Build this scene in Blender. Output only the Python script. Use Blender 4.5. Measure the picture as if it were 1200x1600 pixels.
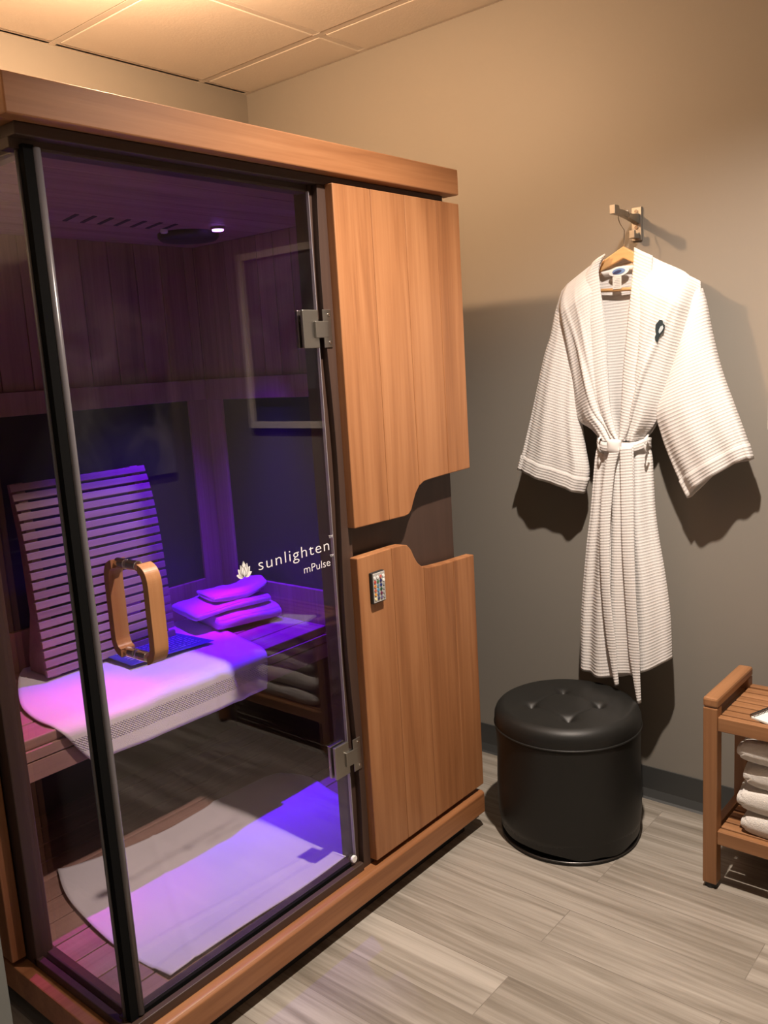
import bpy, bmesh, math, random
from mathutils import Vector, Matrix, noise
random.seed(7)
C = bpy.context.scene.collection
for o in list(bpy.data.objects): bpy.data.objects.remove(o)
SC = bpy.context.scene
PI = math.pi
# ---------------------------------------------------------------- camera
RM = [[0.6403196286197134, -0.7657611069025259, -0.06000583604726804],
      [-0.1687692068345616, -0.06404889248988815, -0.9835724143118558],
      [0.7493381933604786, 0.6399278604079041, -0.17024865768932432]]
CP = (-0.82526216, -1.46842712, 1.44548952)
FPX = 1351.2217
cam = bpy.data.cameras.new('camera'); co = bpy.data.objects.new('camera', cam); C.objects.link(co)
cam.sensor_fit = 'VERTICAL'; cam.sensor_height = 24.0; cam.lens = 24.0*FPX/1600.0
cam.clip_start = 0.02
m = Matrix(((RM[0][0], -RM[1][0], -RM[2][0], CP[0]),
            (RM[0][1], -RM[1][1], -RM[2][1], CP[1]),
            (RM[0][2], -RM[1][2], -RM[2][2], CP[2]), (0, 0, 0, 1)))
co.matrix_world = m
SC.camera = co
# ---------------------------------------------------------------- world, exposure, lights
w = bpy.data.worlds.new('world'); SC.world = w; w.use_nodes = True
w.node_tree.nodes['Background'].inputs[0].default_value = (1.0, 0.85, 0.7, 1)
w.node_tree.nodes['Background'].inputs[1].default_value = 0.02
SC.view_settings.view_transform = 'Standard'; SC.view_settings.look = 'None'
SC.view_settings.exposure = 0.1; SC.view_settings.gamma = 1.0
SC.view_settings.use_curve_mapping = False
CEIL = 2.531
WARM = (1.0, 0.62, 0.35)
ROOM = (1.0, 0.86, 0.74)
def spot(name, loc, tgt, power, col, size, blend, rad):
    l = bpy.data.lights.new(name, 'SPOT'); l.energy = power; l.color = col
    l.spot_size = math.radians(size); l.spot_blend = blend; l.shadow_soft_size = rad
    o = bpy.data.objects.new(name, l); C.objects.link(o); o.location = loc
    o.rotation_euler = (Vector(tgt)-Vector(loc)).to_track_quat('-Z', 'Y').to_euler()
    return o
def point(name, loc, power, col, rad):
    l = bpy.data.lights.new(name, 'POINT'); l.energy = power; l.color = col; l.shadow_soft_size = rad
    o = bpy.data.objects.new(name, l); C.objects.link(o); o.location = loc; return o
point('ceiling_lamp_glow', (0.54, 0.44, 2.445), 72, WARM, .025)
spot('downlight_beam', (0.70, -0.78, CEIL-.03), (0.70, -0.78, 0), 270, ROOM, 132, 1, .025)
# the sauna's own colour lamp: one blue-violet beam and a few red beams of the same cluster
LED = (0.919, 0.60, 1.853)
spot('led_lamp_blue', LED, (0.66, 0.72, 0.14), 150, (0.11, 0.0, 1.0), 66, 1, .012)
spot('led_lamp_blue', LED, (0.96, 0.68, 0.14), 130, (0.08, 0.0, 1.0), 40, 1, .012)
spot('led_lamp_red', (LED[0]-.012, LED[1], LED[2]), (0.90, 0.72, .66), 45, (1.0, 0.0, 0.25), 14, 1, .006)
spot('led_lamp_red', (LED[0]-.012, LED[1], LED[2]), (0.20, 0.55, .6), 90, (1.0, 0.0, 0.30), 24, 1, .006)
spot('led_lamp_red', (LED[0]-.012, LED[1], LED[2]), (0.26, 0.36, .14), 26, (1.0, 0.0, 0.35), 15, 1, .006)
# ---------------------------------------------------------------- node helpers
def mat(name, base=(.5, .5, .5), rough=.6, metal=0, spec=.5):
    m = bpy.data.materials.new(name); m.use_nodes = True
    b = m.node_tree.nodes['Principled BSDF']
    b.inputs['Base Color'].default_value = (*base, 1); b.inputs['Roughness'].default_value = rough
    b.inputs['Metallic'].default_value = metal; b.inputs['Specular IOR Level'].default_value = spec
    return m
def N(m, t, **k):
    n = m.node_tree.nodes.new(t)
    for a, v in k.items(): setattr(n, a, v)
    return n
def LK(m, a, b): m.node_tree.links.new(a, b)
def coords(m, scale, kind='Object'):
    tc = N(m, 'ShaderNodeTexCoord'); mp = N(m, 'ShaderNodeMapping'); mp.inputs['Scale'].default_value = scale
    LK(m, tc.outputs[kind], mp.inputs['Vector']); return mp.outputs[0]
def math_(m, op, a, b=None, c=None):
    n = N(m, 'ShaderNodeMath', operation=op)
    for i, v in enumerate((a, b, c)):
        if v is None: continue
        if isinstance(v, (int, float)): n.inputs[i].default_value = v
        else: LK(m, v, n.inputs[i])
    return n.outputs[0]
def ramp(m, fac, stops):
    r = N(m, 'ShaderNodeValToRGB'); e = r.color_ramp.elements
    while len(e) < len(stops): e.new(.5)
    for i, (p, c) in enumerate(stops): e[i].position = p; e[i].color = (*c, 1)
    LK(m, fac, r.inputs[0]); return r.outputs[0]
def bump(m, h, strength, dist):
    b = N(m, 'ShaderNodeBump'); b.inputs['Strength'].default_value = strength; b.inputs['Distance'].default_value = dist
    LK(m, h, b.inputs['Height']); LK(m, b.outputs[0], m.node_tree.nodes['Principled BSDF'].inputs['Normal'])
def noise_(m, vec, scale, detail=3, rough=.55, dist=0):
    n = N(m, 'ShaderNodeTexNoise'); n.inputs['Scale'].default_value = scale; n.inputs['Detail'].default_value = detail
    n.inputs['Roughness'].default_value = rough; n.inputs['Distortion'].default_value = dist
    LK(m, vec, n.inputs['Vector']); return n.outputs['Fac']
def wood(name, dark, mid, light, axis, rough=.45, vary=.35, fine=1.0):
    m = mat(name, mid, rough)
    s = [9, 9, 9]; s['xyz'.index(axis)] = .55
    at = N(m, 'ShaderNodeAttribute'); at.attribute_name = 'board'
    tc = N(m, 'ShaderNodeTexCoord')
    add = N(m, 'ShaderNodeVectorMath', operation='ADD')
    sc = N(m, 'ShaderNodeVectorMath', operation='SCALE'); sc.inputs['Scale'].default_value = 7.3
    LK(m, at.outputs['Color'], sc.inputs[0])
    LK(m, tc.outputs['Object'], add.inputs[0]); LK(m, sc.outputs[0], add.inputs[1])
    mp = N(m, 'ShaderNodeMapping'); mp.inputs['Scale'].default_value = s; LK(m, add.outputs[0], mp.inputs['Vector'])
    a = noise_(m, mp.outputs[0], 1.6, 4, .6, .8)
    s2 = [110, 110, 110]; s2['xyz'.index(axis)] = 2.2
    mp2 = N(m, 'ShaderNodeMapping'); mp2.inputs['Scale'].default_value = s2; LK(m, add.outputs[0], mp2.inputs['Vector'])
    b = noise_(m, mp2.outputs[0], 1.0, 3, .6)
    f = math_(m, 'ADD', math_(m, 'MULTIPLY', a, .72), math_(m, 'MULTIPLY', b, .28*fine))
    sh = math_(m, 'MULTIPLY', math_(m, 'SUBTRACT', at.outputs['Fac'], .5), vary*.35)
    f = math_(m, 'ADD', f, sh)
    col = ramp(m, f, [(.30, dark), (.50, mid), (.70, light)])
    LK(m, col, m.node_tree.nodes['Principled BSDF'].inputs['Base Color'])
    bump(m, b, .12, .001)
    return m
M = {}
for ax in 'xyz':
    M['cedar_'+ax] = wood('cedar_'+ax, (.22, .083, .030), (.335, .142, .056), (.43, .200, .086), ax)
    M['inner_'+ax] = wood('inner_'+ax, (.24, .135, .10), (.34, .20, .15), (.43, .27, .21), ax, .6)
    M['teak_'+ax] = wood('teak_'+ax, (.19, .082, .032), (.28, .130, .054), (.37, .180, .080), ax, .42, .3)
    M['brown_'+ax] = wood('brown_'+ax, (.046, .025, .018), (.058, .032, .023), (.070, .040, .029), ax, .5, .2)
M['slat'] = wood('slat', (.24, .14, .13), (.32, .20, .185), (.40, .27, .245), 'x', .6)
M['handle'] = wood('handle', (.30, .125, .05), (.40, .18, .075), (.48, .24, .11), 'z', .35, .1)
M['hanger'] = wood('hanger', (.50, .27, .11), (.60, .35, .15), (.68, .42, .20), 'y', .4, .1)
M['black'] = mat('black', (.012, .012, .012), .7)
M['gap'] = mat('shadow_gap', (.022, .019, .018), .8)
M['gasket'] = mat('gasket', (.006, .006, .006), .9, 0, .08)
M['heater'] = mat('heater', (.012, .0125, .019), .5)
M['nickel'] = mat('brushed_nickel', (.40, .38, .345), .36, 1)
M['steel'] = mat('steel', (.72, .70, .66), .18, 1)
M['white'] = mat('white_print', (.85, .83, .82), .6)
M['rubber'] = mat('rubber', (.015, .015, .015), .6)
M['cove'] = mat('cove_base', (.045, .046, .045), .5)
M['tee'] = mat('tee_bar', (.80, .74, .66), .5)
# wall paint
m = mat('greige_paint', (.235, .215, .186), .55, 0, .35); n_ = noise_(m, coords(m, (1, 1, 1)), 260, 2)
bump(m, n_, .06, .001); M['paint'] = m
m = mat('grey_paint', (.20, .21, .20), .6); M['grey_paint'] = m
m = mat('ceiling_tile', (.88, .82, .72), .9); n_ = noise_(m, coords(m, (1, 1, 1)), 130, 3); bump(m, n_, .25, .002)
M['tile'] = m
# plank floor
m = mat('vinyl_plank', (.4, .35, .3), .38)
b = N(m, 'ShaderNodeTexBrick'); b.offset = .37; b.inputs['Brick Width'].default_value = 1.2; b.inputs['Row Height'].default_value = .152
b.inputs['Mortar Size'].default_value = .0012; b.inputs['Mortar Smooth'].default_value = .4; b.inputs['Scale'].default_value = 1
b.inputs['Color1'].default_value = (0, 0, 0, 1); b.inputs['Color2'].default_value = (1, 1, 1, 1); b.inputs['Mortar'].default_value = (.5, .5, .5, 1)
tc = N(m, 'ShaderNodeTexCoord'); mp = N(m, 'ShaderNodeMapping'); mp.inputs['Rotation'].default_value = (0, 0, PI/2)
mp.inputs['Location'].default_value = (.3, .05, 0)
LK(m, tc.outputs['Object'], mp.inputs[0]); LK(m, mp.outputs[0], b.inputs['Vector'])
sc = N(m, 'ShaderNodeVectorMath', operation='SCALE'); sc.inputs['Scale'].default_value = 3.7; LK(m, b.outputs['Color'], sc.inputs[0])
ad = N(m, 'ShaderNodeVectorMath', operation='ADD'); LK(m, tc.outputs['Object'], ad.inputs[0]); LK(m, sc.outputs[0], ad.inputs[1])
mp2 = N(m, 'ShaderNodeMapping'); mp2.inputs['Scale'].default_value = (26, 1.1, 1); LK(m, ad.outputs[0], mp2.inputs[0])
a1 = noise_(m, mp2.outputs[0], 1.0, 5, .6, .6)
mp3 = N(m, 'ShaderNodeMapping'); mp3.inputs['Scale'].default_value = (120, 3, 1); LK(m, ad.outputs[0], mp3.inputs[0])
a2 = noise_(m, mp3.outputs[0], 1.0, 3, .6)
f = math_(m, 'ADD', math_(m, 'MULTIPLY', a1, .75), math_(m, 'MULTIPLY', a2, .25))
f = math_(m, 'ADD', f, math_(m, 'MULTIPLY', math_(m, 'SUBTRACT', b.outputs['Color'], .5), .13))
col = ramp(m, f, [(.30, (.17, .145, .115)), (.44, (.26, .23, .19)), (.55, (.35, .315, .27)), (.70, (.47, .43, .375))])
mx = N(m, 'ShaderNodeMix', data_type='RGBA'); mx.inputs[7].default_value = (.10, .08, .065, 1)
LK(m, math_(m, 'MULTIPLY', b.outputs['Fac'], .5), mx.inputs[0]); LK(m, col, mx.inputs[6])
LK(m, mx.outputs[2], m.node_tree.nodes['Principled BSDF'].inputs['Base Color']); bump(m, a2, .05, .001)
M['floor'] = m
# leather
m = mat('black_leather', (.012, .012, .011), .46, 0, .35)
v = N(m, 'ShaderNodeTexVoronoi'); v.inputs['Scale'].default_value = 420; LK(m, coords(m, (1, 1, 1)), v.inputs['Vector'])
bump(m, v.outputs['Distance'], .12, .001); M['leather'] = m
# waffle weave (pattern follows the cloth through its UV map, one unit = one metre)
def waffle(name, px, pz, strength, col=(.72, .695, .675)):
    m = mat(name, col, .9, 0, .1)
    tc = N(m, 'ShaderNodeTexCoord'); sp = N(m, 'ShaderNodeSeparateXYZ'); LK(m, tc.outputs['UV'], sp.inputs[0])
    a = math_(m, 'ABSOLUTE', math_(m, 'SINE', math_(m, 'MULTIPLY', sp.outputs[0], PI/px)))
    c = math_(m, 'ABSOLUTE', math_(m, 'SINE', math_(m, 'MULTIPLY', sp.outputs[1], PI/pz)))
    a = math_(m, 'POWER', a, .8); c = math_(m, 'POWER', c, .8)
    h = math_(m, 'MULTIPLY', a, c)
    h = math_(m, 'ADD', math_(m, 'MULTIPLY', h, .35), math_(m, 'MULTIPLY', c, .75))
    bump(m, math_(m, 'SUBTRACT', 1.0, h), strength, .0022)
    b = m.node_tree.nodes['Principled BSDF']
    return m
M['waffle'] = waffle('waffle', .0080, .0088, .42)
M['waffle_band'] = waffle('waffle_band', .0080, .0088, .42)
def terry(name, col, s=.5, scale=420):
    m = mat(name, col, .95, 0, .1); c = coords(m, (1, 1, 1))
    n1 = noise_(m, c, scale, 3, .7); n2 = noise_(m, c, 60, 3)
    bump(m, math_(m, 'ADD', n1, math_(m, 'MULTIPLY', n2, .6)), s, .003)
    m.node_tree.nodes['Principled BSDF'].inputs['Sheen Weight'].default_value = .3
    return m
M['terry'] = terry('terry', (.80, .76, .71), .9)
M['mat_towel'] = terry('mat_towel', (.74, .71, .69), .35, 700)
m = terry('jacquard_towel', (.80, .77, .74), .3)
tc = N(m, 'ShaderNodeTexCoord'); sp = N(m, 'ShaderNodeSeparateXYZ'); LK(m, tc.outputs['UV'], sp.inputs[0])
p1 = math_(m, 'SINE', math_(m, 'MULTIPLY', math_(m, 'ADD', sp.outputs[0], sp.outputs[1]), PI/.0085))
p2 = math_(m, 'SINE', math_(m, 'MULTIPLY', math_(m, 'SUBTRACT', sp.outputs[0], sp.outputs[1]), PI/.0085))
dd = math_(m, 'ABSOLUTE', math_(m, 'MULTIPLY', p1, p2))
band = math_(m, 'MULTIPLY', math_(m, 'GREATER_THAN', sp.outputs[1], .545), math_(m, 'LESS_THAN', sp.outputs[1], .585))
nz = noise_(m, coords(m, (1, 1, 1)), 420, 3)
bump(m, math_(m, 'ADD', math_(m, 'MULTIPLY', math_(m, 'MULTIPLY', dd, band), 1.2), math_(m, 'MULTIPLY', nz, .3)), .8, .004)
M['jacquard'] = m
# tinted glass: see-through with its own tint plus a Schlick mirror on both faces
def glass(name, tint, k0=.05):
    m = bpy.data.materials.new(name); m.use_nodes = True; nt = m.node_tree; nt.nodes.clear()
    out = N(m, 'ShaderNodeOutputMaterial'); mixs = N(m, 'ShaderNodeMixShader'); tr = N(m, 'ShaderNodeBsdfTransparent')
    gl = N(m, 'ShaderNodeBsdfGlossy'); gl.inputs['Roughness'].default_value = 0.0; gl.inputs['Color'].default_value = (1, 1, 1, 1)
    tr.inputs[0].default_value = (*tint, 1)
    lw = N(m, 'ShaderNodeLayerWeight'); lw.inputs[0].default_value = .5
    f = math_(m, 'MULTIPLY_ADD', math_(m, 'POWER', lw.outputs['Facing'], 5.0), 1-k0, k0)
    LK(m, f, mixs.inputs[0]); LK(m, tr.outputs[0], mixs.inputs[1]); LK(m, gl.outputs[0], mixs.inputs[2]); LK(m, mixs.outputs[0], out.inputs[0])
    return m
M['glass'] = glass('tinted_glass', (.93, .905, .93), .046)
M['seal'] = mat('clear_seal', (.13, .12, .13), .28, 0, .6)
def emis(name, col, s):
    m = bpy.data.materials.new(name); m.use_nodes = True; b = m.node_tree.nodes['Principled BSDF']
    b.inputs['Base Color'].default_value = (*col, 1); b.inputs['Emission Color'].default_value = (*col, 1); b.inputs['Emission Strength'].default_value = s
    return m
M['led'] = emis('led_lens', (.45, .14, 1.0), 22)
M['lens'] = emis('downlight_lens', (1, .78, .55), 6)
# ---------------------------------------------------------------- mesh helpers
class MB:
    def __init__(s): s.v = []; s.f = []; s.b = []; s.uv = None
    def _add(s, vs, fs, bd=None):
        k = len(s.v); s.v += [tuple(v) for v in vs]; s.f += [[i+k for i in f] for f in fs]
        if bd is None: bd = .5
        s.b += [bd]*len(fs); return s
    def box(s, x0, x1, y0, y1, z0, z1, bd=None):
        vs = [(x, y, z) for x in (x0, x1) for y in (y0, y1) for z in (z0, z1)]
        return s._add(vs, [(0, 1, 3, 2), (4, 6, 7, 5), (0, 4, 5, 1), (2, 3, 7, 6), (0, 2, 6, 4), (1, 5, 7, 3)], bd)
    def prism(s, poly, ax, a0, a1, bd=None):
        def P(p, a): return {'x': (a, p[0], p[1]), 'y': (p[0], a, p[1]), 'z': (p[0], p[1], a)}[ax]
        n = len(poly); vs = [P(p, a0) for p in poly]+[P(p, a1) for p in poly]
        fs = [list(range(n))[::-1], list(range(n, 2*n))]+[(i, (i+1) % n, n+(i+1) % n, n+i) for i in range(n)]
        return s._add(vs, fs, bd)
    def cyl(s, c, r, z0, z1, ax='z', n=32, bd=None):
        poly = [(c[0]+r*math.cos(2*PI*i/n), c[1]+r*math.sin(2*PI*i/n)) for i in range(n)]
        return s.prism(poly, ax, z0, z1, bd)
    def tube(s, pts, r, n=10, rx=None):
        pts = [Vector(p) for p in pts]; k = len(pts); vs = []
        for i, p in enumerate(pts):
            t = (pts[min(i+1, k-1)]-pts[max(i-1, 0)]).normalized()
            up = Vector((0, 0, 1)) if abs(t.z) < .9 else Vector((1, 0, 0))
            a = t.cross(up).normalized(); b = t.cross(a).normalized()
            rr = r[i] if isinstance(r, (list, tuple)) else r
            for j in range(n):
                q = 2*PI*j/n; vs.append(p+a*math.cos(q)*(rx or rr)+b*math.sin(q)*rr)
        fs = [(i*n+j, i*n+(j+1) % n, (i+1)*n+(j+1) % n, (i+1)*n+j) for i in range(k-1) for j in range(n)]
        fs += [list(range(n))[::-1], [(k-1)*n+j for j in range(n)]]
        return s._add(vs, fs)
    def grid(s, P, U=None, closed=False):
        h = len(P); w_ = len(P[0]); base = len(s.v)
        s.v += [tuple(p) for r in P for p in r]
        if s.uv is None: s.uv = {}
        cols = w_ if closed else w_-1
        for i in range(h-1):
            for j in range(cols):
                f = [base+i*w_+j, base+i*w_+(j+1) % w_, base+(i+1)*w_+(j+1) % w_, base+(i+1)*w_+j]
                if U:
                    uu = [U[i][j], U[i][j+1] if j+1 < len(U[i]) else U[i][0], U[i+1][j+1] if j+1 < len(U[i]) else U[i+1][0], U[i+1][j]]
                    s.uv[len(s.f)] = uu
                s.f.append(f); s.b.append(.5)
        return s
    def build(s, name, m_, root=None, bevel=0, smooth=False, solid=0, sub=0, weld=False):
        off = Vector(root['_o']) if root is not None else Vector((0, 0, 0))
        me = bpy.data.meshes.new(name); me.from_pydata([Vector(v)-off for v in s.v], [], s.f)
        a = me.attributes.new('board', 'FLOAT_COLOR', 'CORNER'); li = 0
        vals = []
        for p in me.polygons:
            for _ in range(p.loop_total): vals += [s.b[p.index]]*3+[1]
        a.data.foreach_set('color', vals)
        if s.uv:
            ul = me.uv_layers.new(name='UVMap')
            for p in me.polygons:
                if p.index in s.uv:
                    for q, l in enumerate(p.loop_indices): ul.data[l].uv = s.uv[p.index][q]
        if weld or not s.uv:
            bm = bmesh.new(); bm.from_mesh(me); bmesh.ops.recalc_face_normals(bm, faces=bm.faces); bm.to_mesh(me); bm.free()
        me.materials.append(m_)
        if smooth:
            me.shade_smooth()
        o = bpy.data.objects.new(name, me); C.objects.link(o)
        if root is not None:
            o.parent = root; o['_o'] = list(off)
        else: o['_o'] = [0, 0, 0]
        if bevel:
            b = o.modifiers.new('b', 'BEVEL'); b.width = bevel; b.segments = 2; b.limit_method = 'ANGLE'; b.angle_limit = .6
        if solid:
            b = o.modifiers.new('s', 'SOLIDIFY'); b.thickness = solid; b.offset = -1
        if sub:
            b = o.modifiers.new('u', 'SUBSURF'); b.levels = sub; b.render_levels = sub
        return o
def thing(name, label, cat, loc, group=None):
    o = bpy.data.objects.new(name, None); C.objects.link(o); o.location = loc; o.empty_display_size = .05
    o['label'] = label; o['category'] = cat; o['_o'] = list(loc)
    if group: o['group'] = group
    return o
def tag(o, label, cat, group=None):
    o['label'] = label; o['category'] = cat
    if group: o['group'] = group
    return o
def struct(o): o['kind'] = 'structure'; return o
def rb(): return random.random()
def ray_to(u, v, ax, val):          # photo point -> the real plane it lies on
    q = Vector(((u-600)/FPX, (v-800)/FPX, 1.0))
    d = Vector([sum(RM[k][i]*q[k] for k in range(3)) for i in range(3)])
    i = 'xyz'.index(ax); t = (val-CP[i])/d[i]
    return Vector(CP)+d*t
def fn(x, y=0, z=0): return noise.noise(Vector((x, y, z)))
# ---------------------------------------------------------------- the room
XW = 1.69; YB = 1.267; YO = -1.90; XL = -2.2
struct(MB().box(XL-.1, XW+.1, YO-.1, YB+.1, -.08, 0).build('floor', M['floor']))
struct(MB().box(XW, XW+.1, YO-.1, YB+.1, 0, CEIL).build('wall_right', M['paint']))
struct(MB().box(-.30, XW, YB, YB+.1, 0, CEIL).build('wall_back', M['paint']))
struct(MB().box(XL, XW, YO-.1, YO, 0, CEIL).build('wall_front', M['paint']))
struct(MB().box(XL, -.30, -.165, YB, 0, CEIL).build('wall_left', M['grey_paint']))
struct(MB().box(XL-.1, XL, YO-.1, YB, 0, CEIL).build('wall_entry', M['paint']))
ce = MB(); ce.box(XL-.1, XW+.1, YO-.1, YB+.1, CEIL+.012, CEIL+.1)
struct(ce.build('ceiling', M['tile']))
tx = [1.457-.6096*k for k in range(-0, 6)]; ty = [.637-.6096*k for k in range(-1, 5)]
g1 = MB()
for i, x in enumerate(tx+[XW+.6]):       # lay-in tiles with a bevelled reveal edge
    for y in ty+[ty[-1]-.6096]:
        x0, x1 = max(x-.6096+.014, XL), min(x-.014, XW-.012); y0, y1 = max(y-.6096+.014, YO), min(y-.014, YB-.012)
        if i == len(tx): x0, x1 = 1.457+.014, XW-.012
        if x1-x0 > .03 and y1-y0 > .03: g1.box(x0, x1, y0, y1, CEIL-.004, CEIL+.013)
struct(g1.build('ceiling_tiles', M['tile'], bevel=.004))
t1 = MB()
for x in tx: t1.box(x-.012, x+.012, YO, YB, CEIL-.003, CEIL+.012)
for y in ty: t1.box(XL, XW, y-.012, y+.012, CEIL-.0025, CEIL+.012)
t1.box(XW-.02, XW, YO, YB, CEIL-.003, CEIL+.012); t1.box(-.3, XW, YB-.02, YB, CEIL-.0025, CEIL+.012)
struct(t1.build('trim_1', M['tee']))
bb = MB()
prof = [(XW, 0), (XW, .105), (XW-.005, .105), (XW-.006, .03), (XW-.016, .006), (XW-.022, 0)]
n = len(prof); vs = [(p[0], YO, p[1]) for p in prof]+[(p[0], YB, p[1]) for p in prof]
bb._add(vs, [list(range(n)), list(range(n, 2*n))]+[(i, (i+1) % n, n+(i+1) % n, n+i) for i in range(n)])
struct(bb.build('baseboard_right', M['cove']))
struct(MB().box(-.3, XW-.02, YB-.006, YB, 0, .105).build('baseboard_back', M['cove']))
struct(MB().box(XL, XW-.02, YO, YO+.006, 0, .105).build('baseboard_front', M['cove']))
struct(MB().box(XL, -.30, -.171, -.165, 0, .105).build('baseboard_left', M['cove']))
t = thing('ceiling_lamp', 'small round ceiling lamp directly above the sauna roof', 'ceiling light', (.54, .44, CEIL-.012))
MB().cyl((.54, .44), .055, CEIL-.020, CEIL-.004).build('canopy', M['white'], t, bevel=.003)
MB().cyl((.54, .44), .018, CEIL-.045, CEIL-.0205).build('socket', M['white'], t, bevel=.002)
for (x, y, lb) in ((.70, -.78, 'round ceiling downlight between the sauna door and the hanging robe'),):
    t = thing('ceiling_downlight', lb, 'ceiling light', (x, y, CEIL-.012))
    P = [[(x+r*math.cos(a), y+r*math.sin(a), z) for r, z in ((.085, CEIL-.004), (.083, CEIL-.012), (.064, CEIL-.012), (.060, CEIL-.004))] for a in [2*PI*i/40 for i in range(41)]]
    MB().grid(P).build('trim_ring', M['white'], t, smooth=True)
    MB().cyl((x, y), .061, CEIL-.0085, CEIL-.0045).build('lens', M['lens'], t)
# ---------------------------------------------------------------- the sauna cabin
DK = .138                       # deck height
XR_IN, YB_IN, ZC_IN = 1.12, .98, 1.868
SA = thing('sauna_cabin', 'cedar sauna cabin with tinted glass door and corner window, lit purple inside', 'sauna', (.6, .5, 0))
def S(mb, name, m_, **k): return mb.build(name, m_, SA, **k)
S(MB().box(-.01, 1.18, -.005, 1.10, 0.0, .057), 'plinth', M['black'])
b = MB(); b.prism([(-.05, .055), (-.05, .117), (-.043, .124), (1.12, .124), (1.12, .055)], 'x', -.055, 1.233, .3)
S(b, 'base', M['cedar_x'], bevel=.003)
b = MB(); k = 0; y = .004
while y < YB_IN-.02:
    b.box(.006, XR_IN, y, min(y+.086, YB_IN), .112, DK, rb()); y += .0905
S(b, 'floor_deck', M['inner_x'], bevel=.0015)
# brown frame: sill, jambs, header, posts
b = MB(); b.box(-.012, .700, -.022, -.006, .124, .146); b.box(-.012, .700, .008, .030, .124, .150)
b.box(-.012, .700, -.006, .008, .124, .139)
b.box(-.022, -.006, -.022, .36, .124, .146); b.box(.004, .026, .008, .36, .124, .150)
S(b, 'sill_frame', M['brown_x'], bevel=.002)
b = MB(); b.box(-.024, 1.20, -.018, .03, 1.862, 1.884); b.box(-.024, 1.2, .006, .04, 1.845, 1.865)
b.box(-.024, .01, .03, .40, 1.862, 1.884); b.box(-.005, .03, .03, .40, 1.845, 1.865)
S(b, 'header_frame', M['brown_x'], bevel=.002)
b = MB()        # door jamb with its gently waved front edge
wave = []
for i in range(61):
    z = .124+(1.862-.124)*i/60; wave.append((.706+.006*math.sin((z-.15)*7.4), z))
b.prism(wave+[(.745, 1.862), (.745, .124)], 'y', -.016, .004)
b.box(.694, .745, .002, .05, .124, 1.862)
S(b, 'door_jamb', M['brown_z'], bevel=.001)
b = MB(); b.box(.740, 1.205, .004, .03, .124, 1.884); b.box(1.18, 1.205, .03, 1.10, .124, 1.884)
b.box(-.024, 1.205, 1.08, 1.105, .124, 1.884); b.box(-.024, 0.0, .40, 1.08, .124, 1.884)
S(b, 'outer_shell', M['brown_z'])
b = MB(); b.box(-.022, .020, .345, .40, .124, 1.864); S(b, 'corner_post', M['brown_z'], bevel=.003)
b = MB(); b.box(-.060, -.026, .385, .70, .14, 1.86, .3); b.box(-.060, -.026, .703, 1.04, .14, 1.86, .6)
S(b, 'side_panel', M['cedar_z'], bevel=.003)
# cornice boards and roof
b = MB(); b.box(-.055, 1.228, -.053, -.018, 1.883, 1.95, .75)
b.box(-.055, -.020, -.018, 1.12, 1.883, 1.95, .3); b.box(1.193, 1.228, -.018, 1.12, 1.883, 1.95, .5); b.box(-.02, 1.193, 1.085, 1.12, 1.883, 1.95, .5)
S(b, 'cornice', M['cedar_x'], bevel=.003)
S(MB().box(-.02, 1.193, -.018, 1.085, 1.886, 1.90), 'roof', M['brown_x'])
# front cedar panels, four boards each, S-curved cut-outs
def samp(pts, x):
    for (a, b_), (c, d) in zip(pts, pts[1:]):
        if a <= x <= c: return b_+(d-b_)*(x-a)/(c-a)
    return pts[-1][1] if x > pts[-1][0] else pts[0][1]
def smoothc(pts, n=6):          # catmull-rom
    out = []
    for i in range(len(pts)-1):
        p0, p1, p2, p3 = pts[max(i-1, 0)], pts[i], pts[i+1], pts[min(i+2, len(pts)-1)]
        for k in range(n):
            t = k/n
            out.append(tuple(.5*((2*p1[j])+(-p0[j]+p2[j])*t+(2*p0[j]-5*p1[j]+4*p2[j]-p3[j])*t*t+(-p0[j]+3*p1[j]-3*p2[j]+p3[j])*t**3) for j in range(len(p1))))
    out.append(tuple(pts[-1])); return out
seams = [.732, .868, 1.0015, 1.139, 1.245]
up_b = [(.732, 1.043), (.90, 1.040), (.935, 1.0395), (.950, 1.042), (.962, 1.052), (.972, 1.072), (.984, 1.093), (1.000, 1.110), (1.022, 1.120), (1.05, 1.1225), (1.12, 1.125), (1.245, 1.128)]
lo_t = [(.732, .966), (.88, .966), (.915, .965), (.935, .960), (.950, .945), (.962, .922), (.975, .903), (.993, .889), (1.018, .880), (1.05, .877), (1.12, .873), (1.245, .869)]
def panel(name, top, bot, shades):
    b = MB()
    for i in range(4):
        a, c = seams[i]+.0006, seams[i+1]-.0006; n = 24
        xs = [a+(c-a)*j/n for j in range(n+1)]
        poly = [(x, bot(x)) for x in xs]+[(x, top(x)) for x in xs[::-1]]
        b.prism(poly, 'y', -.040, -.012, shades[i])
    return S(b, name, M['cedar_z'], bevel=.0022)
panel('upper_front_panel', lambda x: 1.864, lambda x: samp(up_b, x), (.85, .75, .7, .25))
panel('lower_front_panel', lambda x: samp(lo_t, x), lambda x: .140, (.55, .45, .3, .2))
# hidden battens that carry the boards off the shell
for z in (1.75, 1.16, .75, .20): S(MB().box(.76, 1.17, -.012, .004, z, z+.045), 'panel_batten', M['brown_x'])
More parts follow.
